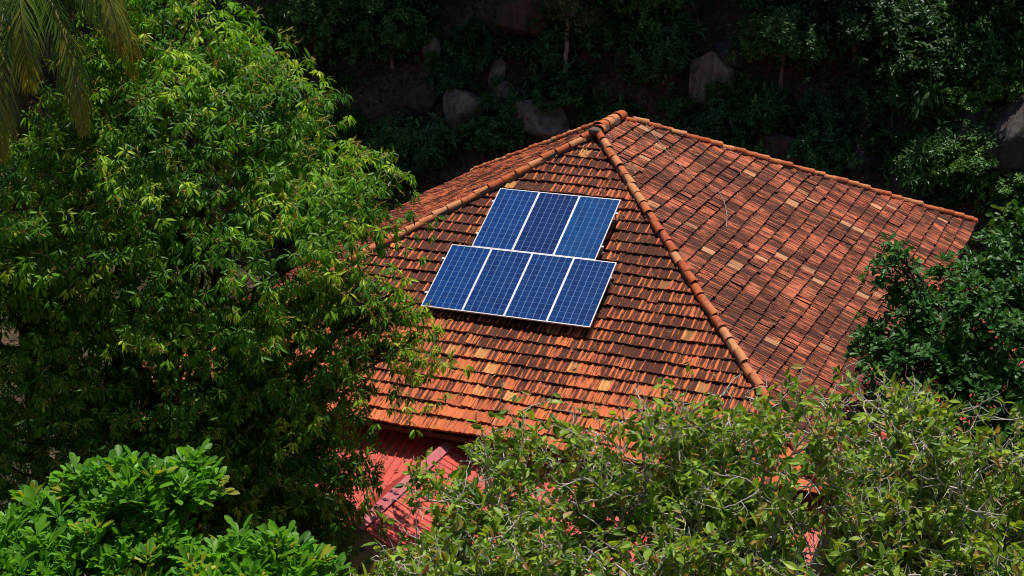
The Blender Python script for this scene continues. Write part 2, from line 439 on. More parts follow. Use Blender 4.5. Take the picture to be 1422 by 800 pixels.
def caps(name, p, q, seed, lift=.070, rad=.096, step=.385, mortar=.105):
    r = np.random.default_rng(seed); p = np.array(p, float); q = np.array(q, float)
    d = q - p; Ln = np.linalg.norm(d); d /= Ln
    side = unit(np.cross(d, (0, 0, 1.))); nn = np.cross(side, d)
    mb = MB(); n = int(Ln / step) + 1
    a = np.linspace(-.15, np.pi + .15, 11)
    prof = np.stack([np.cos(a), np.sin(a)], -1)
    for k in range(n):
        s0, s1 = k * step - .03, min((k + 1) * step + .035, Ln - .04)
        if s1 - s0 < .1: continue
        jig = r.normal(0, .013, 2)
        yaw = r.normal(0, .035)
        rows = []
        rads = [rad * .93, rad * 1.0, rad * 1.04, rad * 1.12, rad * 1.12, rad * .98]
        ss = [s0, s0 + .02, s0 + (s1 - s0) * .80, s0 + (s1 - s0) * .82, s1, s1 + .002]
        for rr, s in zip(rads, ss):
            c = p + d * s + side * (jig[0] + yaw * (s - s0)) + nn * (lift + jig[1] - .035 + .02 * (s - s0) / step - .05 * 0)
            rows.append(c + side * prof[:, :1] * rr + nn * prof[:, 1:] * rr * .92)
        V = np.concatenate(rows); m = len(a)
        i, j = np.meshgrid(np.arange(len(ss) - 1), np.arange(m - 1), indexing='ij'); b = (i * m + j).ravel()
        mb.add(V, np.stack([b, b + 1, b + m + 1, b + m], -1), tint=(r.random(), r.random(), 0))
    o = link(name, mb.mesh(name), M_CAP, house)
    # mortar bedding under the caps, ragged
    mb = MB(); ns = int(Ln / .12)
    t = np.linspace(0, Ln, ns)
    wv = rad * (.98 + r.normal(0, .05, (ns, 2)))
    P0 = p + d * t[:, None]
    Lf = P0 + side * wv[:, :1] + nn * -.03; Rt = P0 - side * wv[:, 1:] + nn * -.03
    T1 = P0 + side * wv[:, :1] * .8 + nn * (lift + .02); T2 = P0 - side * wv[:, 1:] * .8 + nn * (lift + .02)
    V = np.stack([Lf, T1, T2, Rt], 1).reshape(-1, 3)
    i, j = np.meshgrid(np.arange(ns - 1), np.arange(3), indexing='ij'); b = (i * 4 + j).ravel()
    mb.add(V, np.stack([b, b + 1, b + 5, b + 4], -1))
    link('mortar_bed', mb.mesh('mortar_bed'), M_MORTAR, o, False)
    return o
u_ = np.array([0, 0, .03])
caps('hip_cap', A1 + u_, FRc + u_, 11); caps('hip_cap', A1 + u_, FLc + u_, 12)
caps('hip_cap', A2 + u_, BRc + u_, 13); caps('hip_cap', A2 + u_, BLc + u_, 14)
caps('ridge_cap', A2 + u_ + (0, .1, .03), A1 + u_ + (0, -.02, .03), 15, rad=.15)
# knob of mortar where the hips meet the ridge
mb = MB(); bm = bmesh.new(); bmesh.ops.create_icosphere(bm, subdivisions=3, radius=1)
kv = np.array([v.co[:] for v in bm.verts]); kf = [[v.index for v in f.verts] for f in bm.faces]; bm.free()
kk = kv * (.145, .13, .11) * (1 + .12 * vnoise(kv * 2.5, 5))[:, None] + A1 + (-.02, -.13, .10)
mb.add(kk, tris=kf); link('mortar_knob', mb.mesh('mortar_knob', True), M_MORTAR, house)

# walls, with a few shuttered openings kept simple because the lower roofs hide them
mb = MB(); ins = .85
x0, x1, y0, y1 = -B + ins, B - ins, -A + ins, LR + C - ins
tk = .25
for lo, hi in (((x0, y0, -.3), (x1, y0 + tk, EZ - .16)), ((x0, y1 - tk, -.3), (x1, y1, EZ - .16)), ((x0, y0 + tk, -.3), (x0 + tk, y1 - tk, EZ - .16)), ((x1 - tk, y0 + tk, -.3), (x1, y1 - tk, EZ - .16))):
    box(mb, lo, hi)
link('wall', mb.mesh('wall'), M_WALL, house)

def sheet(mb, P, e, s, width, length, pitch=.19, clip=None, rib=.022):
    """ribbed sheet roofing: e along the top edge, s down the slope"""
    e, s = np.array(e, float), np.array(s, float); n = unit(np.cross(s, e)); n = n if n[2] > 0 else -n
    k = int(width / pitch)
    us, hs = [], []
    for i in range(k + 1):
        for du, h in ((0, rib), (.028, rib), (.048, 0), (pitch - .02, 0)):
            us.append(i * pitch + du); hs.append(h)
    us = np.clip(np.array(us), 0, width); hs = np.array(hs); nv = max(2, int(length / .5) + 1)
    vs = np.linspace(0, length, nv)
    Ug, Vg = np.meshgrid(us, vs)
    hh = np.broadcast_to(hs, Ug.shape) + .012 * np.sin(Ug * 1.3) * np.sin(Vg * 1.7)
    lim = np.full_like(Vg, length) if clip is None else clip(Ug)
    Vc = Vg * lim / length
    V = np.asarray(P) + e * Ug[..., None] + s * Vc[..., None] + n * hh[..., None]
    nu = len(us); i, j = np.meshgrid(np.arange(nu - 1), np.arange(nv - 1)); b = (j * nu + i).ravel()
    mb.add(V.reshape(-1, 3), np.stack([b, b + 1, b + nu + 1, b + nu], -1), uvw=np.stack([Ug, Vc, np.zeros_like(Ug)], -1).reshape(-1, 3))

# lower roofs of red painted sheet: a lean-to along the front, one along the right side, and a gabled porch
mb = MB(); sl_ = R(17); tz = EZ - .30
fy = y0 - .004
sheet(mb, (-7.6, fy, tz), (1, 0, 0), (0, -math.cos(sl_), -math.sin(sl_)), 15.6, 3.5)
front_lean = link('lower_roof', mb.mesh('lower_roof'), M_SHEET, house)
front_lean['label'] = 'red ribbed sheet lean-to roof along the front'
mb = MB()
sheet(mb, (x1 + .004, -7.4, tz - .1), (0, 1, 0), (math.cos(sl_), 0, -math.sin(sl_)), 15., 4.6)
o = link('lower_roof', mb.mesh('lower_roof'), M_SHEET, house); o['label'] = 'red ribbed sheet lean-to roof along the right side'
mb = MB(); pr_, plf = R(24), R(36); rx, rz = -.12, 4.36
sheet(mb, (rx, -8.3, rz), (0, -1, 0), (math.cos(pr_), 0, -math.sin(pr_)), 4.4, 3.3)
sheet(mb, (rx, -8.3, rz), (0, -1, 0), (-math.cos(plf), 0, -math.sin(plf)), 4.4, 2.2)
o = link('porch_roof', mb.mesh('porch_roof'), M_SHEET, house); o['label'] = 'small red gabled porch roof with pale ridge strip'
mb = MB()
for k in range(5):
    y_a, y_b = -8.25 - k * .9, -8.25 - (k + 1) * .9 - .04
    up_ = .035 + .004 * (k % 2)
    V = [(rx - .15, y_a, rz - .085 + up_), (rx - .02, y_a, rz + .03 + up_), (rx + .03, y_a, rz + .03 + up_), (rx + .17, y_a, rz - .06 + up_)]
    V += [(a_, y_b, c_ + .006) for a_, b_, c_ in V]
    mb.add(V, [(0, 1, 5, 4), (1, 2, 6, 5), (2, 3, 7, 6)], uvw=np.array(V) + (3.3, 0, 0))
mtr = NT('faded_red_flashing'); oc = mtr.n('ShaderNodeTexCoord').outputs['Object']
M_FLASH = mtr.finish(mtr.bsdf(mtr.mix(mtr.noise(oc, 4., 5), (.42, .07, .08), (.58, .20, .21)), .5, .4))
link('ridge_strip', mb.mesh('ridge_strip'), M_FLASH, o, False)
# porch gable board and posts
mb = MB()
gy = -12.62
mb.add([(rx, gy, rz - .06), (rx + 3.0, gy, rz - .06 - 3.0 * math.tan(pr_)), (rx + 3.0, gy, 2.55), (rx - 1.7, gy, 2.55), (rx - 1.7, gy, rz - .06 - 1.7 * math.tan(plf))], [(0, 1, 2, 3)], [(0, 3, 4)])
link('gable_board', mb.mesh('gable_board'), M_WALL, house)
for px_, py_ in ((rx - 1.6, -12.5), (rx + 2.8, -12.5), (-7.3, -11.2), (5.2, -11.2), (7.7, -11.2), (11.7, -6.), (11.7, 0.), (11.7, 6.)):
    mb = MB(); box(mb, (px_ - .07, py_ - .07, -.4), (px_ + .07, py_ + .07, 2.62)); box(mb, (px_ - .11, py_ - .11, -.4), (px_ + .11, py_ + .11, .35))
    link('post', mb.mesh('post'), M_WOOD, house)

# ------------------------------------------------------------------ solar panels
PX, PS, PH, PROT, PTL = -1.95, 4.70, .335, -.0076, -.0428
nF = np.array([0, -sa, ca]); eF = np.array([0, -ca, -sa])
def pan(x, s, h=0.):
    c_, s_ = math.cos(PROT), math.sin(PROT); x2 = c_ * x - s_ * s; s2 = s_ * x + c_ * s
    return A1 + np.array([PX + x2, 0, 0]) + eF * (PS + s2) + nF * (PH + PTL * s2 + h)
ex = unit(pan(1, 0) - pan(0, 0)); es = unit(pan(0, 1) - pan(0, 0)); es = unit(es - ex * np.dot(ex, es)); en = np.cross(es * -1, ex) * -1
if en[2] < 0: en = -en
def panel_matrix(x, s):
    o = pan(x, s)
    return Matrix(((ex[0], -es[0], en[0], o[0]), (ex[1], -es[1], en[1], o[1]), (ex[2], -es[2], en[2], o[2]), (0, 0, 0, 1)))
PW, PL, FT, FW = 1.007, 1.956, .04, .019
def frame_mesh():
    mb = MB()                                   # local: x across, y up the slope (0 at top edge, -PL at foot), z out
    box(mb, (0, -PL, -FT), (PW, -PL + FW, 0)); box(mb, (0, -FW, -FT), (PW, 0, 0))
    box(mb, (0, -PL + FW, -FT), (FW, -FW, 0)); box(mb, (PW - FW, -PL + FW, -FT), (PW, -FW, 0))
    return mb.mesh('frame')
def cell_mesh():
    mb = MB(); z = -.005
    mb.add([(FW, -PL + FW, z), (PW - FW, -PL + FW, z), (PW - FW, -FW, z), (FW, -FW, z)], [(0, 1, 2, 3)], uvw=[(0, 1, 0), (1, 1, 0), (1, 0, 0), (0, 0, 0)])
    z2 = -.034
    mb.add([(FW, -PL + FW, z2), (PW - FW, -PL + FW, z2), (PW - FW, -FW, z2), (FW, -FW, z2)], [(3, 2, 1, 0)])
    return mb.mesh('cell_sheet')
m_c = [cell_mat('blue_cells', (.003, .038, .185), (.007, .066, .270)),
       cell_mat('violet_blue_cells', (.004, .024, .125), (.008, .040, .180), .9),
       cell_mat('bright_blue_cells', (.003, .054, .205), (.007, .084, .290), .8),
       cell_mat('deep_blue_cells', (.003, .031, .155), (.007, .055, .225))]
STEP = 1.011
spec = [(.5 - .003, -PL - .006, 0, 'blue solar panel at the left end of the upper row of three'),
        (.5 + STEP, -PL - .006, 1, 'darkest violet blue solar panel in the middle of the upper row of three'),
        (.5 + 2 * STEP, -PL - .006, 2, 'brightest blue solar panel at the right end of the upper row of three'),
        (0, 0, 0, 'blue solar panel at the left end of the lower row, beside the mango leaves'),
        (STEP, 0, 3, 'second blue solar panel from the left in the lower row of four'),
        (2 * STEP, 0, 3, 'third blue solar panel from the left in the lower row of four'),
        (3 * STEP, 0, 3, 'solar panel at the right end of the lower row, nearest the hip of the roof')]
fme, cme = frame_mesh(), cell_mesh()
for i, (x, s, mi, lab) in enumerate(spec):
    M_ = panel_matrix(x, s)
    t = empty('solar_panel', M_.to_translation(), M_.to_euler())
    tag(t, lab, 'solar panel', 'solar panels on the front roof slope')
    link('frame', fme if i == 0 else fme.copy(), M_ALU if i == 0 else [], t, False)
    link('cell_sheet', cme.copy(), m_c[mi], t, False)
for x0_, x1_, s, lab in ((.42, 3.68, -1.56, 'upper aluminium mounting rail under the upper row of panels'), (.42, 3.68, -.48, 'lower aluminium mounting rail under the upper row of panels'),
                         (-.1, 4.16, .42, 'upper aluminium mounting rail under the lower row of panels'), (-.1, 4.14, 1.50, 'lower aluminium mounting rail under the lower row of panels')):
    M_ = panel_matrix(x0_, s); t = empty('mounting_rail', M_.to_translation(), M_.to_euler())
    tag(t, lab, 'mounting rail', 'rails carrying the solar panels')
    mb = MB(); Lr = x1_ - x0_ - .11
    box(mb, (0, -.02, -.085), (Lr, .02, -.044)); link('rail', mb.mesh('rail'), M_ALU, t, False)
    for k in np.linspace(.12, Lr - .06, 5):
        mb = MB(); box(mb, (k - .02, -.035, -.25), (k + .02, -.022, -.05)); box(mb, (k - .02, -.06, -.255), (k + .02, .02, -.248))
        for e_ in ((k - .012, -.042, -.075), ): box(mb, e_, (e_[0] + .024, e_[1] + .008, e_[2] + .024))
        link('bracket', mb.mesh('bracket'), M_ALU, t, False)

# thin pale cable lying on the right roof slope
def on_right(px_, py_, h=.1):
    """meets the sight line with the right roof slope"""
    d = fwd * F + rt * (px_ - 711) + upv * (400 - py_)
    n_ = np.array([sb, 0, cb]); t = np.dot(A1 - CAM, n_) / np.dot(d, n_)
    return CAM + d * t + n_ * h
cp_ = [on_right(*q) for q in ((891, 172, .11), (899, 184), (910, 198), (935, 228), (958, 250), (975, 258), (994, 268), (1003, 284), (1007, 302), (1006, 320))]
cpa = np.array([c for c in cp_]); tt = np.linspace(0, len(cpa) - 1, 60)
cpa = np.stack([np.interp(tt, np.arange(len(cpa)), cpa[:, k]) for k in range(3)], -1)
for _ in range(6): cpa[1:-1] = (cpa[:-2] + cpa[1:-1] * 2 + cpa[2:]) / 4
mb = MB(); tube(mb, cpa, .0075, 6)
mc = NT('pale_cable'); oc = mc.n('ShaderNodeTexCoord').outputs['Object']
o = link('cable', mb.mesh('cable', True), mc.finish(mc.bsdf(mc.mix(mc.noise(oc, 5.), (.30, .24, .19), (.5, .42, .35)), .7, .3)))
tag(o, 'thin pale cable lying loose across the right roof slope from the ridge', 'cable')

# ------------------------------------------------------------------ foliage machinery
def leaf_shape(kind):
    """one leaf: along +x (length 1), across y, up z"""
    if kind == 'lance':      # long drooping mango leaf
        rows = [(0, .0), (.3, .115), (.68, .105)]; droop, fold = .20, .035
    elif kind == 'ovate':
        rows = [(0, .02), (.22, .20), (.5, .235), (.8, .13)]; droop, fold = .14, .07
    elif kind == 'obovate':
        rows = [(0, .03), (.35, .12), (.68, .21), (.9, .15)]; droop, fold = .12, .06
    elif kind == 'small':
        rows = [(0, .04), (.45, .24)]; droop, fold = .12, .06
    else:
        rows = [(0, .03), (.4, .10)]; droop, fold = .15, .03
    V, T, Q = [], [], []
    for x, wd in rows:
        z = -droop * x * x
        V += [(x, wd, z + fold * (wd > .05)), (x, 0, z), (x, -wd, z + fold * (wd > .05))]
    n = len(rows)
    for i in range(n - 1):
        a = i * 3; b = a + 3
        Q += [(a, a + 1, b + 1, b), (a + 1, a + 2, b + 2, b + 1)]
    V.append((1, 0, -droop)); tip = len(V) - 1; a = (n - 1) * 3
    T += [(a, a + 1, tip), (a + 1, a + 2, tip)]
    return np.array(V, float), np.array(Q, int), np.array(T, int)

def put_leaves(mb, shape, pos, dirs, ups, size, tint, wid=None, mat=0):
    V, Q, T = shape; N = len(pos); k = len(V)
    x = unit(dirs); y = unit(np.cross(ups, x)); z = np.cross(x, y)
    size = np.broadcast_to(np.asarray(size, float), (N,))
    wd = size if wid is None else size * wid
    P = pos[:, None] + x[:, None] * (V[None, :, :1] * size[:, None, None]) + y[:, None] * (V[None, :, 1:2] * wd[:, None, None]) + z[:, None] * (V[None, :, 2:] * size[:, None, None])
    b = (np.arange(N) * k)[:, None, None]
    mb.add(P.reshape(-1, 3), (b + Q[None]).reshape(-1, 4) if len(Q) else None, (b + T[None]).reshape(-1, 3), tint=np.repeat(tint, k, axis=0), mat=mat)

def rand_dir(r, n):
    return unit(r.normal(0, 1, (n, 3)))

def rosettes(mb, r, cen, axis, nl, shape, size, spread, droop, tint, up_jit=.35, wid=None, stem=0.03, sz_jit=.2, mat=0):
    """whorls of leaves: cen (M,3), axis (M,3) twig direction, tint (M,3)"""
    M_ = len(cen); nl_ = nl
    ph = (np.arange(nl_) * 2.399963)[None] + r.uniform(0, 6.28, (M_, 1)) + r.normal(0, .25, (M_, nl_))
    el = spread + r.normal(0, .22, (M_, nl_))
    a = unit(axis); ref = np.where(np.abs(a[:, 2:]) > .9, [[1., 0, 0]], [[0, 0, 1.]])
    b = unit(np.cross(a, ref)); c = np.cross(a, b)
    rad = b[:, None] * np.cos(ph)[..., None] + c[:, None] * np.sin(ph)[..., None]
    d = a[:, None] * np.cos(el)[..., None] + rad * np.sin(el)[..., None]
    d[..., 2] -= droop * r.uniform(.5, 1.5, (M_, nl_))
    d = unit(d).reshape(-1, 3)
    up = np.repeat(a, nl_, 0) * .6 + np.array([0, 0, .8]) + r.normal(0, up_jit, (M_ * nl_, 3))
    pos = (cen[:, None] + a[:, None] * r.uniform(-1, 1, (M_, nl_, 1)) * size * .25 + rad * stem).reshape(-1, 3)
    sz = size * np.exp(r.normal(0, sz_jit, M_ * nl_))
    tn = np.repeat(tint, nl_, 0) * np.exp(r.normal(0, .16, (M_ * nl_, 1)))
    put_leaves(mb, shape, pos, d, up, sz, tn, wid, mat)

def lerp_tint(t, c0, c1):
    t = np.clip(np.asarray(t), 0, 1)[:, None]
    return np.array(c0)[None] * (1 - t) + np.array(c1)[None] * t

def lobes_sample(r, lobes, density, shell=(.55, 1.06), clump=.42, per=9, keep_below=-.75):
    """sprays spread over lobes: spray centres near the lobe surface, twig tips gathered around each"""
    C_, A_, D_ = [], [], []
    for (c, rr) in lobes:
        c = np.asarray(c, float); rr = np.asarray(rr, float)
        area = 4 * np.pi * ((rr[0] * rr[1]) ** 1.6 / 3 + (rr[0] * rr[2]) ** 1.6 / 3 + (rr[1] * rr[2]) ** 1.6 / 3) ** (1 / 1.6)
        ns = max(4, int(area * density / per))
        u = rand_dir(r, ns); u = u[u[:, 2] > keep_below]
        f = shell[0] + (shell[1] - shell[0]) * r.random(len(u)) ** .45
        f *= 1 + .10 * vnoise(u * 2.2 + c * .3, 3)
        sc_c = c + u * rr * f[:, None]; out = unit(u / rr)
        k = r.poisson(per, len(u)).clip(2, per * 2)
        idx = np.repeat(np.arange(len(u)), k)
        off = r.normal(0, clump, (len(idx), 3)); off[:, 2] *= .55
        o_ = out[idx]
        off[:, 2] -= .30 * (off[:, 0] ** 2 + off[:, 1] ** 2) / clump      # sprays arch over like little domes
        C_.append(sc_c[idx] + off)
        A_.append(unit(o_ * .8 + np.array([0, 0, .5]) + off * .9 + r.normal(0, .25, (len(idx), 3))))
        D_.append(np.stack([np.repeat(r.random(len(u)), k), f[idx]], -1))
    return np.concatenate(C_), np.concatenate(A_), np.concatenate(D_)

def limbs(mb, r, base, fork, lobes, r0, r1, sub=5, mat=0, sides=8):
    tube(mb, wander(base, fork, 9, .06 * np.linalg.norm(np.array(fork) - base) * .25, r), np.linspace(r0 * 1.15, r0 * .8, 9), sides, mat=mat)
    for c, rr in lobes:
        p = wander(fork, c, 9, .10, r, droop=-.4 * r.random())
        tube(mb, p, np.linspace(r0 * .55, r1, 9), max(5, sides - 2), mat=mat)
        for k in range(sub):
            u = rand_dir(r, 1)[0]; u[2] = abs(u[2]) * .8 - .1
            q0 = p[r.integers(4, 9)]
            tube(mb, wander(q0, np.asarray(c) + u * np.asarray(rr) * .92, 6, .07, r), np.linspace(r1 * .8, r1 * .22, 6), 5, mat=mat)

BARK_D = bark_mat('dark_bark', (.035, .024, .016), (.12, .09, .065))
BARK_P = bark_mat('pale_twig_bark', (.36, .31, .25), (.74, .68, .60), 5.)
BARK_M = bark_mat('grey_brown_bark', (.09, .065, .045), (.26, .20, .15))

# ------------------------------------------------------------------ mango tree on the left
SH_L, SH_O, SH_B, SH_S, SH_T = (leaf_shape(k) for k in ('lance', 'ovate', 'obovate', 'small', 'blade'))
r = np.random.default_rng(21)
ml = [((235, 45, 30.2), (1.5, 1.6, 1.1)), ((385, 128, 30.4), (.95, 1.2, .75)), ((260, 190, 29.4), (2.1, 2.2, 1.5)), ((140, 175, 30.2), (1.3, 1.5, 1.3)),
      ((430, 278, 30.0), (1.3, 1.7, 1.05)), ((310, 335, 29.1), (2.2, 2.2, 1.7)), ((110, 330, 29.4), (1.7, 2.0, 1.6)), ((500, 425, 30.3), (.95, 1.2, .72)),
      ((420, 470, 30.3), (1.5, 1.7, 1.2)), ((240, 520, 30.1), (2.0, 2.1, 1.6)), ((40, 480, 30.1), (1.9, 2.0, 1.7)), ((545, 480, 31), (.62, .7, .68)),
      ((430, 610, 30.9), (.9, 1.1, 1.0)), ((110, 630, 30.4), (1.7, 1.8, 1.3)), ((290, 650, 30.6), (1.4, 1.6, 1.2)), ((345, 700, 30.8), (1.1, 1.2, .9)), ((425, 690, 31.0), (.85, .9, .95)),
      ((365, 590, 30.6), (1.1, 1.3, .9)), ((452, 555, 30.8), (.75, .9, .75)), ((420, 655, 30.3), (1.0, 1.0, .85)), ((385, 735, 30.4), (.9, .9, .7)), ((455, 725, 30.6), (.5, .6, .6)), ((380, 540, 30.4), (1.0, 1.1, .8)), ((-5, 415, 29.8), (1.2, 1.5, 1.2)), ((-60, 300, 29.6), (1.5, 1.8, 1.6)), ((-40, 620, 30.2), (1.4, 1.6, 1.4)), ((200, 740, 30.4), (1.4, 1.4, 1.0))]
mlob = [(at(*p), np.array(q) * 1.07) for p, q in ml]
mango = empty('mango_tree', (-4.4, -14.2, float(ground_z(-4.4, -14.2))))
tag(mango, 'big mango tree with drooping pointed leaves, filling the left side before the roof', 'tree')
mb = MB(); limbs(mb, r, (-4.4, -14.2, -.3), (-4.0, -13.4, 4.6), mlob, .34, .07, 6)
link('trunk', mb.mesh('trunk', True), BARK_D, mango)
mb = MB()
cen, ax, dd = lobes_sample(r, mlob, 21, shell=(.5, 1.06), clump=.33, per=9)
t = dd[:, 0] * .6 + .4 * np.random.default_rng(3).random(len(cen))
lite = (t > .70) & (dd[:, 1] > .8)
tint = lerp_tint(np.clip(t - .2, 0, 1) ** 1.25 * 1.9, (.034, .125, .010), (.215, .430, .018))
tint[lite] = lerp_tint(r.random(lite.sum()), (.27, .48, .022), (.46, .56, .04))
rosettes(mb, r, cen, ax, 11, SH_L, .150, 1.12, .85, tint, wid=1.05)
# yellow brown flower sprays standing out of the leaf tips
sel = r.choice(len(cen), int(len(cen) * .30), replace=False)
sel = sel[dd[sel, 1] > .75]
def panicles(mb, r, P, Ax, ln, mat, c0, c1, k=9):
    for p, a in zip(P, Ax):
        tc_ = lerp_tint(r.random(1), c0, c1)[0]
        for _ in range(2):
            d = unit(a + r.normal(0, .45, 3)); l = ln * r.uniform(.6, 1.3)
            q = wander(p, p + d * l + (0, 0, -.10 * l), 4, .02, r)
            tube(mb, q, [.007, .006, .005, .003], 3, tint=tc_, mat=mat)
            for s in range(k // 2):
                b0 = q[1] * (1 - s / k * 2) + q[3] * (s / k * 2); dd_ = unit(r.normal(0, 1, 3) + d * .6)
                tube(mb, np.array([b0, b0 + dd_ * l * .28]), [.006, .004], 3, tint=tc_ * 1.1, mat=mat)
panicles(mb, r, cen[sel], ax[sel], .26, 1, (.28, .18, .04), (.46, .40, .08))
M_MANGO = leaf_mat('mango_leaf', .36, .46, .28, (1.4, 1.6, .40)); M_PAN = leaf_mat('flower_stalk', .2, .7, .2)
link('crown', mb.mesh('crown'), [M_MANGO, M_PAN], mango)

# ------------------------------------------------------------------ coconut palm at the top left
r = np.random.default_rng(31)
pb = at(28, 330, 31.2); pt_ = at(26, -55, 28.6)
palm = empty('coconut_palm', (pb[0] - .3, pb[1] - .2, float(ground_z(pb[0], pb[1]))))
tag(palm, 'coconut palm whose dry tipped fronds hang into the top left corner', 'palm tree')
mb = MB(); base_ = np.array([pb[0] - .3, pb[1] - .2, -.3])
tp = np.array([base_, base_ * .6 + pb * .4 - (0, 0, 1.0), pb, pb * .5 + pt_ * .5, pt_]); q = np.stack([np.interp(np.linspace(0, 4, 40), range(5), tp[:, k]) for k in range(3)], -1)
for _ in range(3): q[1:-1] = (q[:-2] + 2 * q[1:-1] + q[2:]) / 4
tube(mb, q, np.linspace(.2, .13, 40) + .008 * (np.arange(40) % 2), 12)
link('trunk', mb.mesh('trunk', True), BARK_M, palm)
M_PALM = leaf_mat('palm_leaflet', .45, .38, .5)
def frond(az, elev, ln, hang, dry, seed):
    r = np.random.default_rng(seed); mb = MB()
    n = 44; s = np.linspace(0, 1, n)
    ang = elev - hang * s ** 1.25
    dx = np.cumsum(np.cos(ang)) / n * ln; dz = np.cumsum(np.sin(ang)) / n * ln
    h = np.array([math.cos(az), math.sin(az), 0])
    P = pt_ + h * dx[:, None] + np.array([0, 0, 1.]) * dz[:, None]
    tube(mb, P, np.linspace(.028, .006, n), 5, tint=(.25, .22, .06))
    tan = unit(np.gradient(P, axis=0)); side = np.array([-h[1], h[0], 0])
    k = 130
    si = np.interp(np.linspace(.16, 1, k), s, np.arange(n))
    Pp = np.stack([np.interp(si, np.arange(n), P[:, j]) for j in range(3)], -1)
    Tt = np.stack([np.interp(si, np.arange(n), tan[:, j]) for j in range(3)], -1)
    u = np.linspace(.16, 1, k)
    L = ln * .20 * (np.sin(np.pi * np.clip(u * .88 + .12, 0, 1)) ** .7) + .12
    L = L * r.uniform(.7, 1.15, k)
    for sg in (-1, 1):
        d = unit(side * sg * .75 + Tt * .75 + np.array([0, 0, -1.0]) + r.normal(0, .17, (k, 3)))
        dn = np.clip(dry * .7 + (u - .72) * 1.2 + r.normal(0, .2, k), 0, 1)
        tn = lerp_tint(dn, (.095, .19, .018), (.58, .40, .06))
        # each leaflet: two narrow quads that bend down
        m1 = Pp + d * (L * .5)[:, None]; d2 = unit(d + np.array([0, 0, -.9])); m2 = m1 + d2 * (L * .5)[:, None]
        wv = unit(np.cross(d, Tt + 1e-3)) ; wv = unit(np.cross(d, wv)) * .013
        V = np.stack([Pp - wv * .6, Pp + wv * .6, m1 - wv, m1 + wv, m2], 1).reshape(-1, 3)
        b = np.arange(k)[:, None] * 5
        mb.add(V, b + np.array([[0, 1, 3, 2]]), b + np.array([[2, 3, 4]]), tint=np.repeat(tn, 5, 0))
    return link('frond', mb.mesh('frond'), M_PALM, palm)
base_az = math.atan2(rt[1], rt[0])
for i, (da, el, ln, hg, dry) in enumerate([(0.05, .35, 2.7, 2.3, .25), (-.45, .2, 3.5, 2.0, .45), (.5, .7, 2.8, 2.2, .2), (-1.0, -.1, 4.0, 1.5, .45), (-1.55, -.35, 4.0, 1.2, .55), (-2.1, .1, 3.9, 1.7, .4),
                                           (-2.7, .4, 4.2, 2.0, .2), (3.0, .7, 4.3, 2.0, .1), (2.3, .6, 4.3, 2.0, .1), (1.4, .7, 4.2, 2.0, .1), (-.75, .55, 3.9, 2.2, .3), (-1.3, .5, 4.3, 2.3, .2), (.95, .1, 3.9, 1.7, .3), (-.15, -.25, 3.0, 1.3, .35), (-1.85, -.6, 3.2, .95, .75)]):
    frond(base_az + da, el, ln, hg, dry, 300 + i)

# ------------------------------------------------------------------ bright leafy tree in the lower left corner
r = np.random.default_rng(41)
bl = [((90, 745, 16.2), (.62, .7, .38)), ((195, 705, 16.0), (.42, .5, .42)), ((262, 672, 16.3), (.19, .2, .30)), ((20, 800, 15.6), (.62, .6, .40)), ((170, 800, 15.6), (.62, .6, .42)), ((345, 790, 15.8), (.40, .45, .34)),
      ((420, 800, 15.7), (.22, .3, .22)), ((290, 850, 15.4), (.5, .6, .4)), ((80, 880, 15.4), (.8, .8, .5)), ((128, 692, 16.3), (.27, .3, .24))]
blob = [(at(*p), q) for p, q in bl]
bb = np.mean([c for c, _ in blob], axis=0); gz = float(ground_z(bb[0], bb[1]))
bright = empty('broadleaf_tree', (bb[0], bb[1], gz))
tag(bright, 'bright green tree top with upright glossy spoon shaped leaves in the bottom left corner', 'tree')
mb = MB(); limbs(mb, r, (bb[0], bb[1], gz - .3), (bb[0], bb[1], bb[2] - 1.6), blob, .12, .03, 5)
link('trunk', mb.mesh('trunk', True), BARK_M, bright)
mb = MB()
cen, ax, dd = lobes_sample(r, blob, 80, shell=(.45, 1.05), clump=.10, per=4, keep_below=-.4)
ax = unit(ax * .6 + np.array([0, 0, .9]))
t = r.random(len(cen)) * .6 + dd[:, 0] * .4
tint = lerp_tint(t, (.045, .175, .012), (.195, .44, .026)); y_ = r.random(len(cen)) < .035; tint[y_] = (.34, .36, .03)
rosettes(mb, r, cen, ax, 10, SH_B, .150, .80, .0, tint, up_jit=.4, wid=.86)
link('crown', mb.mesh('crown', True), leaf_mat('spoon_leaf', .42, .45, .3, (1.4, 1.4, .6)), bright)

# ------------------------------------------------------------------ dark glossy tree against the right eave
r = np.random.default_rng(51)
gl = [((1338, 425, 34.5), (1.35, 1.5, .85)), ((1395, 480, 34), (1.7, 1.7, 1.4)), ((1285, 500, 34), (1.25, 1.3, .85)), ((1252, 372, 34.5), (.38, .5, .40)), ((1235, 470, 34.3), (.55, .6, .45)),
      ((1330, 570, 33.5), (1.6, 1.6, 1.1)), ((1440, 395, 35), (1.1, 1.5, .95)), ((1275, 420, 34.4), (.55, .6, .42)), ((1412, 338, 35.2), (.78, .9, .62)), ((1388, 390, 34.6), (.6, .7, .5)), ((1212, 485, 34.2), (.42, .5, .42)), ((1243, 352, 34.4), (.26, .3, .26)), ((1398, 352, 35.2), (.5, .7, .38)), ((1460, 600, 33.5), (1.6, 1.8, 1.5))]
glob = [(at(*p), q) for p, q in gl]
gb = np.mean([c for c, _ in glob], axis=0) + (2.2, -.5, 0); gz = float(ground_z(gb[0], gb[1]))
glossy = empty('glossy_tree', (gb[0], gb[1], gz))
tag(glossy, 'dark green tree with small round glossy leaves covering the right eave of the roof', 'tree')
mb = MB(); limbs(mb, r, (gb[0], gb[1], gz - .3), gb - (0, 0, 1.8), glob, .22, .04, 6)
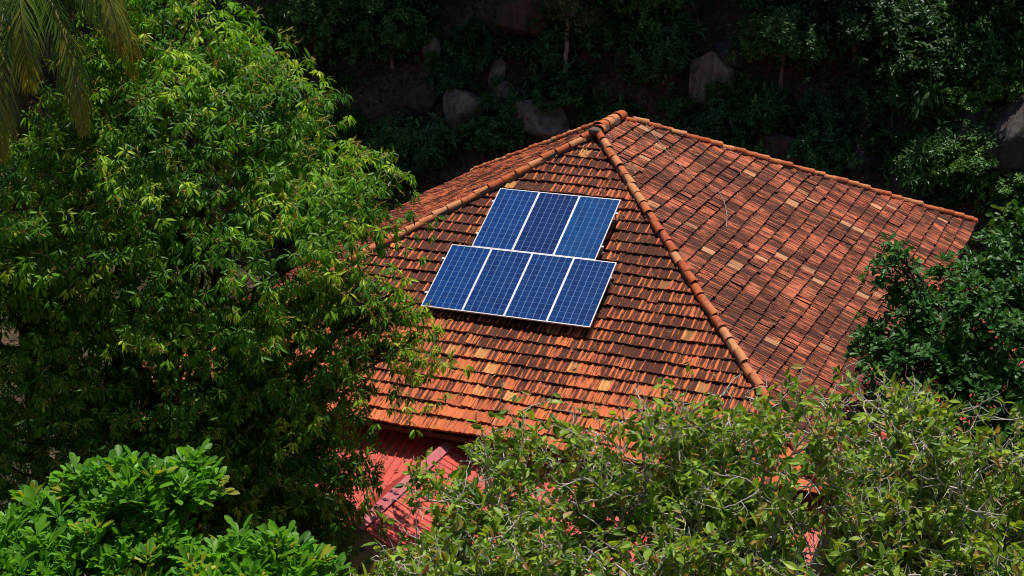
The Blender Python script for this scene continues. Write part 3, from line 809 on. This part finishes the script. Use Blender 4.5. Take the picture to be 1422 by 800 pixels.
link('trunk', mb.mesh('trunk', True), BARK_D, glossy)
mb = MB()
cen, ax, dd = lobes_sample(r, glob, 21, shell=(.5, 1.06), clump=.22, per=7)
t = r.random(len(cen)) * .5 + dd[:, 0] * .5
tint = lerp_tint(t, (.022, .085, .013), (.062, .185, .024)); y_ = r.random(len(cen)) < .07; tint[y_] = (.09, .17, .025)
rosettes(mb, r, cen, ax, 9, SH_B, .145, 1.0, .05, tint, up_jit=.5, wid=1.25)
link('crown', mb.mesh('crown'), leaf_mat('round_glossy_leaf', .22, .46, .32), glossy)

# ------------------------------------------------------------------ thinly leaved trees with pale crooked twigs along the bottom
M_OVATE = leaf_mat('ovate_leaf', .36, .45, .35, (1.6, 1.45, .5))
def twiggy(name_label, base, spread, seed, leaf_n, tips):
    """tips: places the outer branches reach"""
    r = np.random.default_rng(seed)
    gz = float(ground_z(base[0], base[1])); b0 = np.array([base[0], base[1], gz])
    t = empty('pale_twig_tree', b0); tag(t, name_label, 'tree', 'thinly leaved trees in front of the house')
    wood = MB(); leaves = MB()
    fork = b0 + (0, 0, max(1.2, np.mean([q[2] for q in tips]) * .38 - gz * .2))
    tube(wood, wander(b0 - (0, 0, .3), fork, 7, .06, r), np.linspace(.19, .13, 7), 9)
    LP, LD = [], []
    def grow(p, d, ln, rad, lev):
        n = 6; pts_ = [p]; dcur = d
        for i in range(n):
            dcur = unit(dcur + r.normal(0, .26 if lev else .16, 3) + np.array([0, 0, .05]))
            pts_.append(pts_[-1] + dcur * ln / n)
        pts_ = np.array(pts_)
        tube(wood, pts_, np.maximum(np.linspace(rad, rad * .45, n + 1), .004), 6 if lev < 2 else 4)
        if lev >= 2:
            bare_ = r.random() < .30
            for i in range(1, n + 1):
                if bare_ : continue
                for _ in range(leaf_n if r.random() < .14 else int(r.random() < .60)):
                    LP.append(pts_[i] + r.normal(0, .02, 3)); LD.append(unit(r.normal(0, 1, 3) + dcur * .7))
        if lev < 3:
            for k in range([5, 5, 3][lev]):
                i = r.integers(2, n + 1)
                d2 = unit(dcur * .5 + r.normal(0, .75, 3) + np.array([0, 0, .22]))
                grow(pts_[i], d2, ln * r.uniform(.45, .72), rad * .62, lev + 1)
    for q in tips:
        q = np.asarray(q, float); v = q - fork; L_ = np.linalg.norm(v)
        p = wander(fork, fork + v * .62, 8, .09, r, droop=-.25)
        tube(wood, p, np.linspace(.075, .032, 8), 7)
        grow(p[-1], unit(v), L_ * .24 + .25, .030, 0)
        grow(p[5], unit(v + r.normal(0, .6, 3)), L_ * .22 + .25, .028, 0)
    for q in tips:                              # bare, broken twigs that stand out of the leaves
        for _ in range(3):
            p = np.asarray(q) + r.normal(0, .28, 3) - (0, 0, .25); d = unit(r.normal(0, 1, 3) + (0, -.2, .5)); pts_ = [p - d * .5]
            for i in range(7):
                d = unit(d + r.normal(0, .33, 3)); pts_.append(pts_[-1] + d * r.uniform(.10, .2))
            tube(wood, np.array(pts_), np.linspace(.016, .006, 8), 5)
            for k in range(3):
                d2 = unit(d + r.normal(0, .8, 3)); b_ = pts_[r.integers(2, 7)]
                tube(wood, np.array([b_, b_ + d2 * .16, b_ + unit(d2 + r.normal(0, .4, 3)) * .34]), [.009, .007, .004], 4)
    LP, LD = np.array(LP), np.array(LD)
    LD[:, 2] -= .25
    N = len(LP)
    up_ = np.array([0, 0, .8]) + r.normal(0, .6, (N, 3))
    tt_ = r.random(N)
    tn = lerp_tint(tt_, (.050, .135, .012), (.37, .53, .055)); y_ = r.random(N) < .09; tn[y_] = lerp_tint(r.random(y_.sum()), (.34, .30, .06), (.40, .22, .08))
    put_leaves(leaves, SH_O, LP, LD, up_, .172 * np.exp(np.clip(r.normal(0, .28, N), -.7, .40)), tn, .95)
    link('trunk', wood.mesh('trunk', True), BARK_P, t)
    link('crown', leaves.mesh('crown'), M_OVATE, t)
    return N
def tipgrid(r, pts_):
    return [at(x + r.normal(0, 8), y + r.normal(0, 6), d + r.normal(0, .35)) for x, y, d in pts_]
r = np.random.default_rng(61)
n1 = twiggy('thinly leaved tree with pale crooked twigs before the red porch roof', (3.6, -16.9), 1, 62, 2,
       tipgrid(r, [(525, 785, 24.9), (620, 745, 25.5), (690, 650, 27), (760, 620, 27.5), (640, 780, 25), (740, 730, 25.5), (820, 700, 26), (560, 800, 24.5), (700, 810, 24.5), (830, 780, 25), (790, 820, 24.5), (680, 650, 27), (570, 770, 25.2), (500, 800, 24.8), (700, 590, 27.6), (850, 640, 26.8)]))
n2 = twiggy('thinly leaved tree with pale crooked twigs under the front hip of the roof', (7.2, -16.6), 1, 63, 2,
       tipgrid(r, [(880, 620, 27.5), (960, 580, 27.5), (1010, 610, 27), (930, 660, 26.5), (1060, 640, 26.5), (900, 720, 25.5), (1000, 700, 25.5), (960, 770, 25), (1080, 740, 25.5), (900, 810, 24.5), (1040, 810, 24.5), (1110, 590, 27), (1060, 570, 27.3), (1120, 555, 27.5), (1010, 560, 27.6), (900, 560, 27.8), (1120, 690, 25.8), (1130, 790, 24.6), (830, 600, 27.4), (1080, 610, 26.8)]))
n3 = twiggy('thinly leaved tree with pale crooked twigs in the bottom right corner', (11.6, -14.8), 1, 64, 2,
       tipgrid(r, [(1180, 580, 27.5), (1150, 660, 26.5), (1240, 620, 27), (1320, 620, 26.5), (1400, 610, 26.5), (1200, 720, 25.5), (1290, 700, 25.5), (1380, 700, 25.5), (1170, 790, 25), (1260, 790, 24.5), (1350, 780, 24.5), (1420, 790, 24.5), (1430, 690, 25.5), (1150, 720, 25.6), (1180, 640, 26.6), (1220, 570, 27.4), (1290, 590, 26.8), (1360, 570, 27), (1420, 570, 27), (1310, 650, 26), (1240, 670, 26)]))
print('twiggy leaves', n1, n2, n3)

# ------------------------------------------------------------------ the wooded bank behind the house
def hit(x, y):
    """where a sight line meets the terrain"""
    d = unit(fwd * F + rt * (x - 711) + upv * (400 - y))
    t = np.linspace(45, 110, 1300); P = CAM + d * t[:, None]
    below = P[:, 2] < ground_z(P[:, 0], P[:, 1])
    i = int(np.argmax(below)) if below.any() else len(t) - 1
    return P[i], float(np.dot(P[i] - CAM, fwd))

def rock_mesh(seed, dims, cuts=11):
    r = np.random.default_rng(seed)
    bm = bmesh.new(); bmesh.ops.create_icosphere(bm, subdivisions=5, radius=1)
    v = np.array([q.co[:] for q in bm.verts]); f = [[q.index for q in g.verts] for g in bm.faces]; bm.free()
    for k in range(cuts):                       # broken faces
        n = rand_dir(r, 1)[0]; c = r.uniform(.48, .82)
        d = v @ n; v = v - np.maximum(d - c, 0)[:, None] * n * .97
    v = v * (1.12 + .06 * vnoise(v * 1.6, seed) + .035 * vnoise(v * 4.5, seed + 1))[:, None] + .012 * vnoise(v * 12, seed + 2)[:, None]
    v = v * np.asarray(dims)
    return v, f
RK = [rock_mat('grey_granite', (.10, .08, .066), (.30, .24, .195), (.17, .095, .065)),
      rock_mat('dark_granite', (.035, .03, .03), (.10, .085, .08), (.05, .03, .025)),
      rock_mat('red_brown_rock', (.05, .035, .028), (.14, .09, .07), (.08, .06, .05))]
for k, (x, y, w_, h_, mi, lab) in enumerate([
    (995, 112, 64, 84, 0, 'big rounded pale grey boulder standing upright on the bank above the right roof slope'),
    (1012, 78, 52, 34, 1, 'mossy dark boulder tucked behind the top of the big pale one'),
    (645, 160, 60, 78, 0, 'wedge shaped grey boulder on the shaded bank behind the ridge, left of the slab'),
    (757, 160, 100, 46, 0, 'long flat tilted grey slab of rock just above the left hip of the roof'),
    (704, 143, 34, 46, 0, 'upright narrow stone leaning on the left end of the flat slab'),
    (691, 106, 26, 42, 0, 'small upright egg shaped stone above the flat slab'),
    (728, 134, 34, 24, 1, 'small dark stone lying on top of the flat slab'),
    (600, 78, 32, 48, 0, 'small grey boulder high on the bank beside the shaded roots'),
    (740, 24, 120, 62, 2, 'broad red brown rock face at the top of the bank left of the thin tree'),
    (1408, 200, 104, 112, 1, 'very large dark boulder at the right edge among sunlit bushes'),
    (1270, 252, 62, 54, 1, 'blue grey boulder right behind the far right hip of the roof'),
    (1342, 182, 76, 48, 1, 'dark sloping boulder between the sunlit bushes on the right'),
    (1095, 206, 84, 42, 2, 'low brown rock half buried behind the far roof hip'),
    (583, 136, 46, 44, 2, 'brown boulder half buried in the bare soil left of the wedge'),
    (1192, 222, 44, 46, 1, 'dark stone in the undergrowth behind the middle of the far hip'),
    (868, 85, 44, 36, 1, 'dark stone beside the thin pale trunk')]):
    p, dep = hit(x, y + h_ * (.12 if k == 0 else .2)); m_ = dep / F
    n_ = w_ * m_ / 2, h_ * m_ / 2
    v, f = rock_mesh(900 + k, (n_[0] * 1.08, n_[0] * .9, n_[1] * (1.32 if k == 0 else 1.14)))
    a_ = R(-23) + .2 * math.sin(k); ca_, sa_ = math.cos(a_), math.sin(a_)
    tl = {3: R(-17), 11: R(24), 2: R(8)}.get(k, 0.)
    v = np.stack([v[:, 0] * math.cos(tl) - v[:, 2] * math.sin(tl), v[:, 1], v[:, 0] * math.sin(tl) + v[:, 2] * math.cos(tl)], -1)
    v = np.stack([v[:, 0] * ca_ + v[:, 1] * sa_, -v[:, 0] * sa_ + v[:, 1] * ca_, v[:, 2]], -1)
    mb = MB(); mb.add(v, tris=f)
    o = link('boulder', mb.mesh('boulder', True), RK[mi]); o.location = p + np.array([0, 0., h_ * m_ * (.12 if k == 0 else .2)])
    tag(o, lab, 'boulder', 'boulders on the bank')

def copy_tree(o, parent=None):
    c = o.copy(); col.objects.link(c)
    if parent is not None: c.parent = parent
    for ch in o.children: copy_tree(ch, c)
    return c

def plant(name, lobes, base, r, density, shape, size, nl, c0, c1, mat, bark, spread=1.1, droop=.15, clump=.25, r0=.12, per=7, wid=1., lite=None, keep=-.8, thing=None):
    """trunk and crown in the coordinates of the thing itself"""
    t = thing if thing is not None else empty(name, base)
    mb = MB(); limbs(mb, r, (0, 0, -.4), np.mean([c for c, _ in lobes], axis=0) * (.9, .9, .62), lobes, r0, r0 * .25, 4, sides=7)
    link('trunk', mb.mesh('trunk', True), bark, t, False)
    mb = MB(); cen, ax, dd = lobes_sample(r, lobes, density, shell=(.4, 1.08), clump=clump, per=per, keep_below=keep)
    tint = lerp_tint(r.random(len(cen)) * .5 + dd[:, 0] * .5, c0, c1)
    if lite is not None:
        q = r.random(len(cen)) < .06; tint[q] = lite
    rosettes(mb, r, cen, ax, nl, shape, size, spread, droop, tint, wid=wid)
    link('crown', mb.mesh('crown'), mat, t, False)
    return t

M_FOREST = leaf_mat('forest_leaf', .28, .45, .4)
M_SHRUB = leaf_mat('shrub_leaf', .28, .45, .35)
# tall trees at the head of the bank, whose crowns keep the bank in shade
r = np.random.default_rng(71)
protos = []
for k in range(3):
    lob = [(np.array([0, 0, 6.6]), (2.5, 2.5, 2.0))] + [(np.array([2.6 * math.cos(a), 2.6 * math.sin(a), 5.6 + r.uniform(-.5, .9)]), (2.0, 2.0, 1.5)) for a in np.arange(5) * 1.2566 + r.uniform(0, 1)]
    protos.append(lob)
shade_protos = {}
spots = []
for row, (yo, zz, st) in enumerate(((19.6, 1.0, 4.4), (23.4, 1.05, 4.6), (28.0, 1.1, 5.2))):
    for j, x in enumerate(np.arange(-50, 34, st)):
        spots.append((x + r.uniform(-.8, .8) + (st / 2 if row % 2 else 0), yo + .02 * x + .8 * math.sin(x * .13) + r.uniform(-.5, .5), zz * r.uniform(.95, 1.2), row))
GAPS = [(2.6, 17.), (-21.5, -17.0)]
for i, (x, y, sc, row) in enumerate(spots):
    if any(a < x < b for a, b in GAPS) and (row < 2 or x > 0): continue
    k = i % 3; loc = (x, y, float(ground_z(x, y)) - .1)
    if k not in shade_protos:
        t = plant('forest_tree', protos[k], loc, r, 3.3, SH_O, .30, 8, (.012, .035, .010), (.030, .075, .016), M_FOREST, BARK_M, clump=.5, r0=.24, per=8)
        shade_protos[k] = t
    else:
        t = copy_tree(shade_protos[k]); t.location = loc
    t.rotation_euler = (0, 0, r.uniform(0, 6.28)); t.scale = (sc, sc, sc)
    tag(t, 'tall dark leaved forest tree standing at the head of the shaded bank', 'tree', 'forest trees at the head of the bank')

# trees and bushes one can tell apart on the bank
def bank_tree(x, y, hgt, wid_, seed, label, c0, c1, size=.17, density=13, shape=None, nl=8, lite=None, cat='tree', name='bank_tree', r0=.09, wl=1.):
    r = np.random.default_rng(seed); p, dep = hit(x, y)
    lob = [(np.array([0, 0, hgt * .70]), (wid_ * .42, wid_ * .42, hgt * .27))]
    for a in np.arange(4) * 1.57 + r.uniform(0, 1): lob.append((np.array([math.cos(a) * wid_ * .3, math.sin(a) * wid_ * .3, hgt * r.uniform(.48, .72)]), (wid_ * .28, wid_ * .28, hgt * .2)))
    t = plant(name, lob, p - (0, 0, .1), r, density, shape or SH_O, size, nl, c0, c1, M_SHRUB, BARK_M, clump=.2, r0=r0, per=7, lite=lite, wid=wl)
    return tag(t, label, cat, 'trees and bushes on the bank')
DK0, DK1 = (.016, .050, .014), (.045, .12, .026)  # shade of the bank put into the leaf colour of three trees
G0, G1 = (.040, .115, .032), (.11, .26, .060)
bank_tree(440, 120, 4.6, 3.6, 81, 'leafy tree catching some light at the foot of the bank right of the mango top', (.04, .12, .03), (.10, .24, .05), lite=(.18, .32, .08))
bank_tree(545, 95, 3.4, 2.6, 82, 'dark leafy tree high on the bank left of the small grey boulder', G0, G1)
bank_tree(478, 205, 1.6, 1.9, 83, 'low bush with lighter leaves beside the mango crown at the foot of the bank', (.03, .09, .018), (.08, .18, .03), .13, 22, cat='bush', name='bush', r0=.04, lite=(.14, .25, .05))
bank_tree(900, 60, 3.2, 3.0, 84, 'dark bushy tree on the bank right of the thin pale trunk', G0, G1)
bank_tree(1085, 120, 3.0, 3.2, 85, 'dark fine leaved tree right of the big pale boulder', G0, G1, .12, 20)
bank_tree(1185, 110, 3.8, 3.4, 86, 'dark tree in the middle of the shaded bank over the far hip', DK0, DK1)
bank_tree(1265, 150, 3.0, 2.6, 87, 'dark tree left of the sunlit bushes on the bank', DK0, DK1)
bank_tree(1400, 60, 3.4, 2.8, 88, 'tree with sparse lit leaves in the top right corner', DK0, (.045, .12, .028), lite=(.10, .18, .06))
bank_tree(560, 215, 1.5, 2.2, 89, 'low dark bush left of the foot of the wedge shaped boulder', G0, G1, .13, 22, cat='bush', name='bush', r0=.04)
bank_tree(690, 205, 1.3, 2.4, 90, 'low dark bush under the wedge shaped boulder, close above the roof edge', G0, G1, .13, 22, cat='bush', name='bush', r0=.04)
SL0, SL1, SLL = (.06, .17, .028), (.15, .31, .05), (.26, .42, .08)  # sunlight put into the leaf colour of the bushes on the right
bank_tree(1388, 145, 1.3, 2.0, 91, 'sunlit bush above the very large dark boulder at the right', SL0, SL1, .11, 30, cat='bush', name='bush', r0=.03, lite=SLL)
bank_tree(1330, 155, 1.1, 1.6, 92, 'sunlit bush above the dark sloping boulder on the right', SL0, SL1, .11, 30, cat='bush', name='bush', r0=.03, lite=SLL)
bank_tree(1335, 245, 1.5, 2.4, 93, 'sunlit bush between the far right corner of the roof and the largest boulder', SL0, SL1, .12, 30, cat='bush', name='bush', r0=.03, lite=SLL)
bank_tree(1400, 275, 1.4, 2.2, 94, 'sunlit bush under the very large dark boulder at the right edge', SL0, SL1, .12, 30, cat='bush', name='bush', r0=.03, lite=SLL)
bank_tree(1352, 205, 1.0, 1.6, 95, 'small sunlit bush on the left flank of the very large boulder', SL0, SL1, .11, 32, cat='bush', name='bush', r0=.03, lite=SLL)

# thin tree with a straight pale trunk, feathery above
r = np.random.default_rng(97); p, dep = hit(785, 124)
t = empty('thin_tree', p); tag(t, 'thin tree with a straight pale trunk and feathery twigs on the bank above the apex', 'tree', 'trees and bushes on the bank')
mb = MB(); hgt = 2.6
tube(mb, wander((0, 0, -.3), (.05, .1, hgt), 9, .03, r), np.linspace(.10, .075, 9), 8)
cen, ax = [], []
for k in range(11):
    a = k * 2.4; l = r.uniform(.8, 1.5)
    q = wander((.05, .1, hgt - .25 * r.random()), (math.cos(a) * l, math.sin(a) * l, hgt + r.uniform(-.1, 1.0)), 7, .08, r, droop=-.1)
    tube(mb, q, np.linspace(.035, .008, 7), 5)
    for j in range(34):
        cen.append(q[r.integers(3, 7)] + r.normal(0, .14, 3)); ax.append(rand_dir(r, 1)[0])
link('trunk', mb.mesh('trunk', True), bark_mat('thin_tree_bark', (.22, .17, .13), (.50, .42, .34)), t, False)
mb = MB(); rosettes(mb, r, np.array(cen), np.array(ax), 8, SH_S, .12, 1.1, .2, lerp_tint(r.random(len(cen)), (.05, .09, .03), (.14, .18, .07)))
link('crown', mb.mesh('crown'), M_SHRUB, t, False)

# shrubs scattered over the bank: three kinds, copied
kinds = []
for k, (sz, dn, sh, c0, c1, lab) in enumerate([(.15, 16, SH_O, (.028, .088, .023), (.078, .195, .043), 'broad leaved shrub growing in the shade of the bank'),
                                               (.10, 30, SH_S, (.028, .084, .026), (.076, .185, .046), 'fine leaved shrub growing in the shade of the bank'),
                                               (.22, 12, SH_L, (.034, .10, .023), (.085, .205, .046), 'shrub with long narrow leaves growing in the shade of the bank')]):
    kinds.append([None, sz, dn, sh, c0, c1, lab])
r = np.random.default_rng(101); placed = 0
BARE = [(540, 150, 75), (650, 160, 35), (755, 165, 45), (830, 110, 45), (995, 116, 68), (690, 120, 25), (600, 85, 22), (1000, 30, 40), (1095, 205, 35), (740, 25, 50)]
while placed < 100:
    x, y = r.uniform(330, 1440), r.uniform(-25, 300)
    if y > 150 + abs(x - 860) * .34 + 25: continue
    if any((x - a) ** 2 + ((y - b) * 1.2) ** 2 < c * c for a, b, c in BARE): continue
    p, dep = hit(x, y); kd = kinds[placed % 3]
    if kd[0] is None:
        lob = [(np.array([0, 0, .55]), (.6, .6, .42))] + [(np.array([math.cos(a) * .5, math.sin(a) * .5, .4]), (.42, .42, .32)) for a in (0, 1.3, 2.7, 4.2, 5.3)]
        t = kd[0] = plant('shrub', lob, p, r, kd[2] * 1.4, kd[3], kd[1], 8, kd[4], kd[5], M_SHRUB, BARK_M, clump=.14, r0=.035, per=6)
    else:
        t = copy_tree(kd[0]); t.location = p
    s_ = r.uniform(.7, 1.5); t.scale = (s_, s_, s_ * r.uniform(.8, 1.3)); t.rotation_euler = (R(18), 0, r.uniform(0, 6.28))
    tag(t, kd[6], 'shrub', 'shrubs scattered over the shaded bank'); placed += 1

# ground cover on the bank, leaf litter and creepers: nobody could count it
r = np.random.default_rng(111)
N = 9000
x = r.uniform(-42, 34, N); yy = r.uniform(-1.5, 12, N); y = yy + 13.2 + .02 * x + .8 * np.sin(x * .13)
pn = vnoise(np.stack([x, y], -1) * .45, 9) + .45 * vnoise(np.stack([x, y], -1) * 1.7, 10)
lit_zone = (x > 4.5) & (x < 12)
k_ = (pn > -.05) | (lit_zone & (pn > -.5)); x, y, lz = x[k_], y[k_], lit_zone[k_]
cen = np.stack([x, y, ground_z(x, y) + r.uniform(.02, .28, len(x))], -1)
tint = lerp_tint(r.random(len(x)), (.038, .11, .03), (.10, .23, .05)); tint[lz] = lerp_tint(r.random(lz.sum()), (.07, .19, .03), (.18, .34, .055))  # brighter leaf tint paints sunlight into the lit zone
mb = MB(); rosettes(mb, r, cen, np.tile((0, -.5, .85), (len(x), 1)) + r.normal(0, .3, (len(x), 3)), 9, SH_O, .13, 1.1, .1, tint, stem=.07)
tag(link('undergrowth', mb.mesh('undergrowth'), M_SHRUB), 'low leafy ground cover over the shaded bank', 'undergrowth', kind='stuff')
n2_ = 14000
x = r.uniform(-42, 34, n2_); yy = r.uniform(-1.5, 12, n2_); y = yy + 13.2 + .02 * x + .8 * np.sin(x * .13)
mb = MB(); put_leaves(mb, SH_S, np.stack([x, y, ground_z(x, y) + .025], -1), rand_dir(r, n2_) * (1, 1, .3), np.tile((0, -.85, .5), (n2_, 1)) + r.normal(0, .25, (n2_, 3)), r.uniform(.07, .15, n2_),
                      lerp_tint(r.random(n2_), (.11, .055, .03), (.42, .24, .14)))
tag(link('leaf_litter', mb.mesh('leaf_litter'), M_SHRUB), 'fallen brown leaves lying over the bare soil of the bank', 'leaf litter', kind='stuff')
# bright grass clump beside the mango
r = np.random.default_rng(121); p, dep = hit(462, 222); n3_ = 420
pos = p + np.stack([r.normal(0, .35, n3_), r.normal(0, .3, n3_), np.zeros(n3_)], -1)
d_ = unit(r.normal(0, .35, (n3_, 3)) + (0, 0, 1.))
mb = MB(); put_leaves(mb, SH_T, pos, d_, r.normal(0, 1, (n3_, 3)), r.uniform(.5, 1.1, n3_), lerp_tint(r.random(n3_), (.03, .10, .025), (.07, .19, .04)), .28)
tag(link('grass_clump', mb.mesh('grass_clump'), M_SHRUB), 'clump of tall fine grass beside the right edge of the mango crown', 'grass clump')

# fallen leaves lying on the lower red roof and caught on the tiles
r = np.random.default_rng(131); mb = MB()
n4 = 420
v_ = r.uniform(.1, 3.4, n4); x_ = r.uniform(-7.4, 7.8, n4)
P_ = np.stack([x_, fy - v_ * math.cos(sl_), tz - v_ * math.sin(sl_) + .035], -1)
put_leaves(mb, SH_O, P_, rand_dir(r, n4) * (1, 1, .25), np.tile((0, -.3, .95), (n4, 1)) + r.normal(0, .15, (n4, 3)), r.uniform(.05, .13, n4), lerp_tint(r.random(n4), (.10, .045, .02), (.32, .20, .07)))
n5 = 150
v_ = r.uniform(.2, 8.6, n5); x_ = r.uniform(-1, 1, n5) * v_ * math.cos(tb) * .93 + 0.
P_ = np.stack([B / (B / ca * 0 + B) * x_ , -v_ * ca, H0 - v_ * sa + np.zeros(n5)], -1) + np.array([0, -sa, ca]) * .10
put_leaves(mb, SH_L, P_, rand_dir(r, n5) * (1, 1, .2), np.tile((0, -sa, ca), (n5, 1)) + r.normal(0, .12, (n5, 3)), r.uniform(.06, .14, n5), lerp_tint(r.random(n5), (.16, .08, .03), (.42, .30, .14)))
n6 = 150
v_ = r.uniform(.2, 8.0, n6); y_ = r.uniform(0, 1, n6) * (LR + 2 * v_ * .93) - v_ * .93
P_ = np.stack([v_ * cb, y_, H0 - v_ * sb], -1) + np.array([sb, 0, cb]) * .10
put_leaves(mb, SH_L, P_, rand_dir(r, n6) * (1, 1, .2), np.tile((sb, 0, cb), (n6, 1)) + r.normal(0, .12, (n6, 3)), r.uniform(.06, .14, n6), lerp_tint(r.random(n6), (.16, .08, .03), (.42, .30, .14)))
tag(link('fallen_leaves', mb.mesh('fallen_leaves'), M_SHRUB), 'dry fallen leaves scattered over the tiles and the lower red roof', 'fallen leaves', kind='stuff')
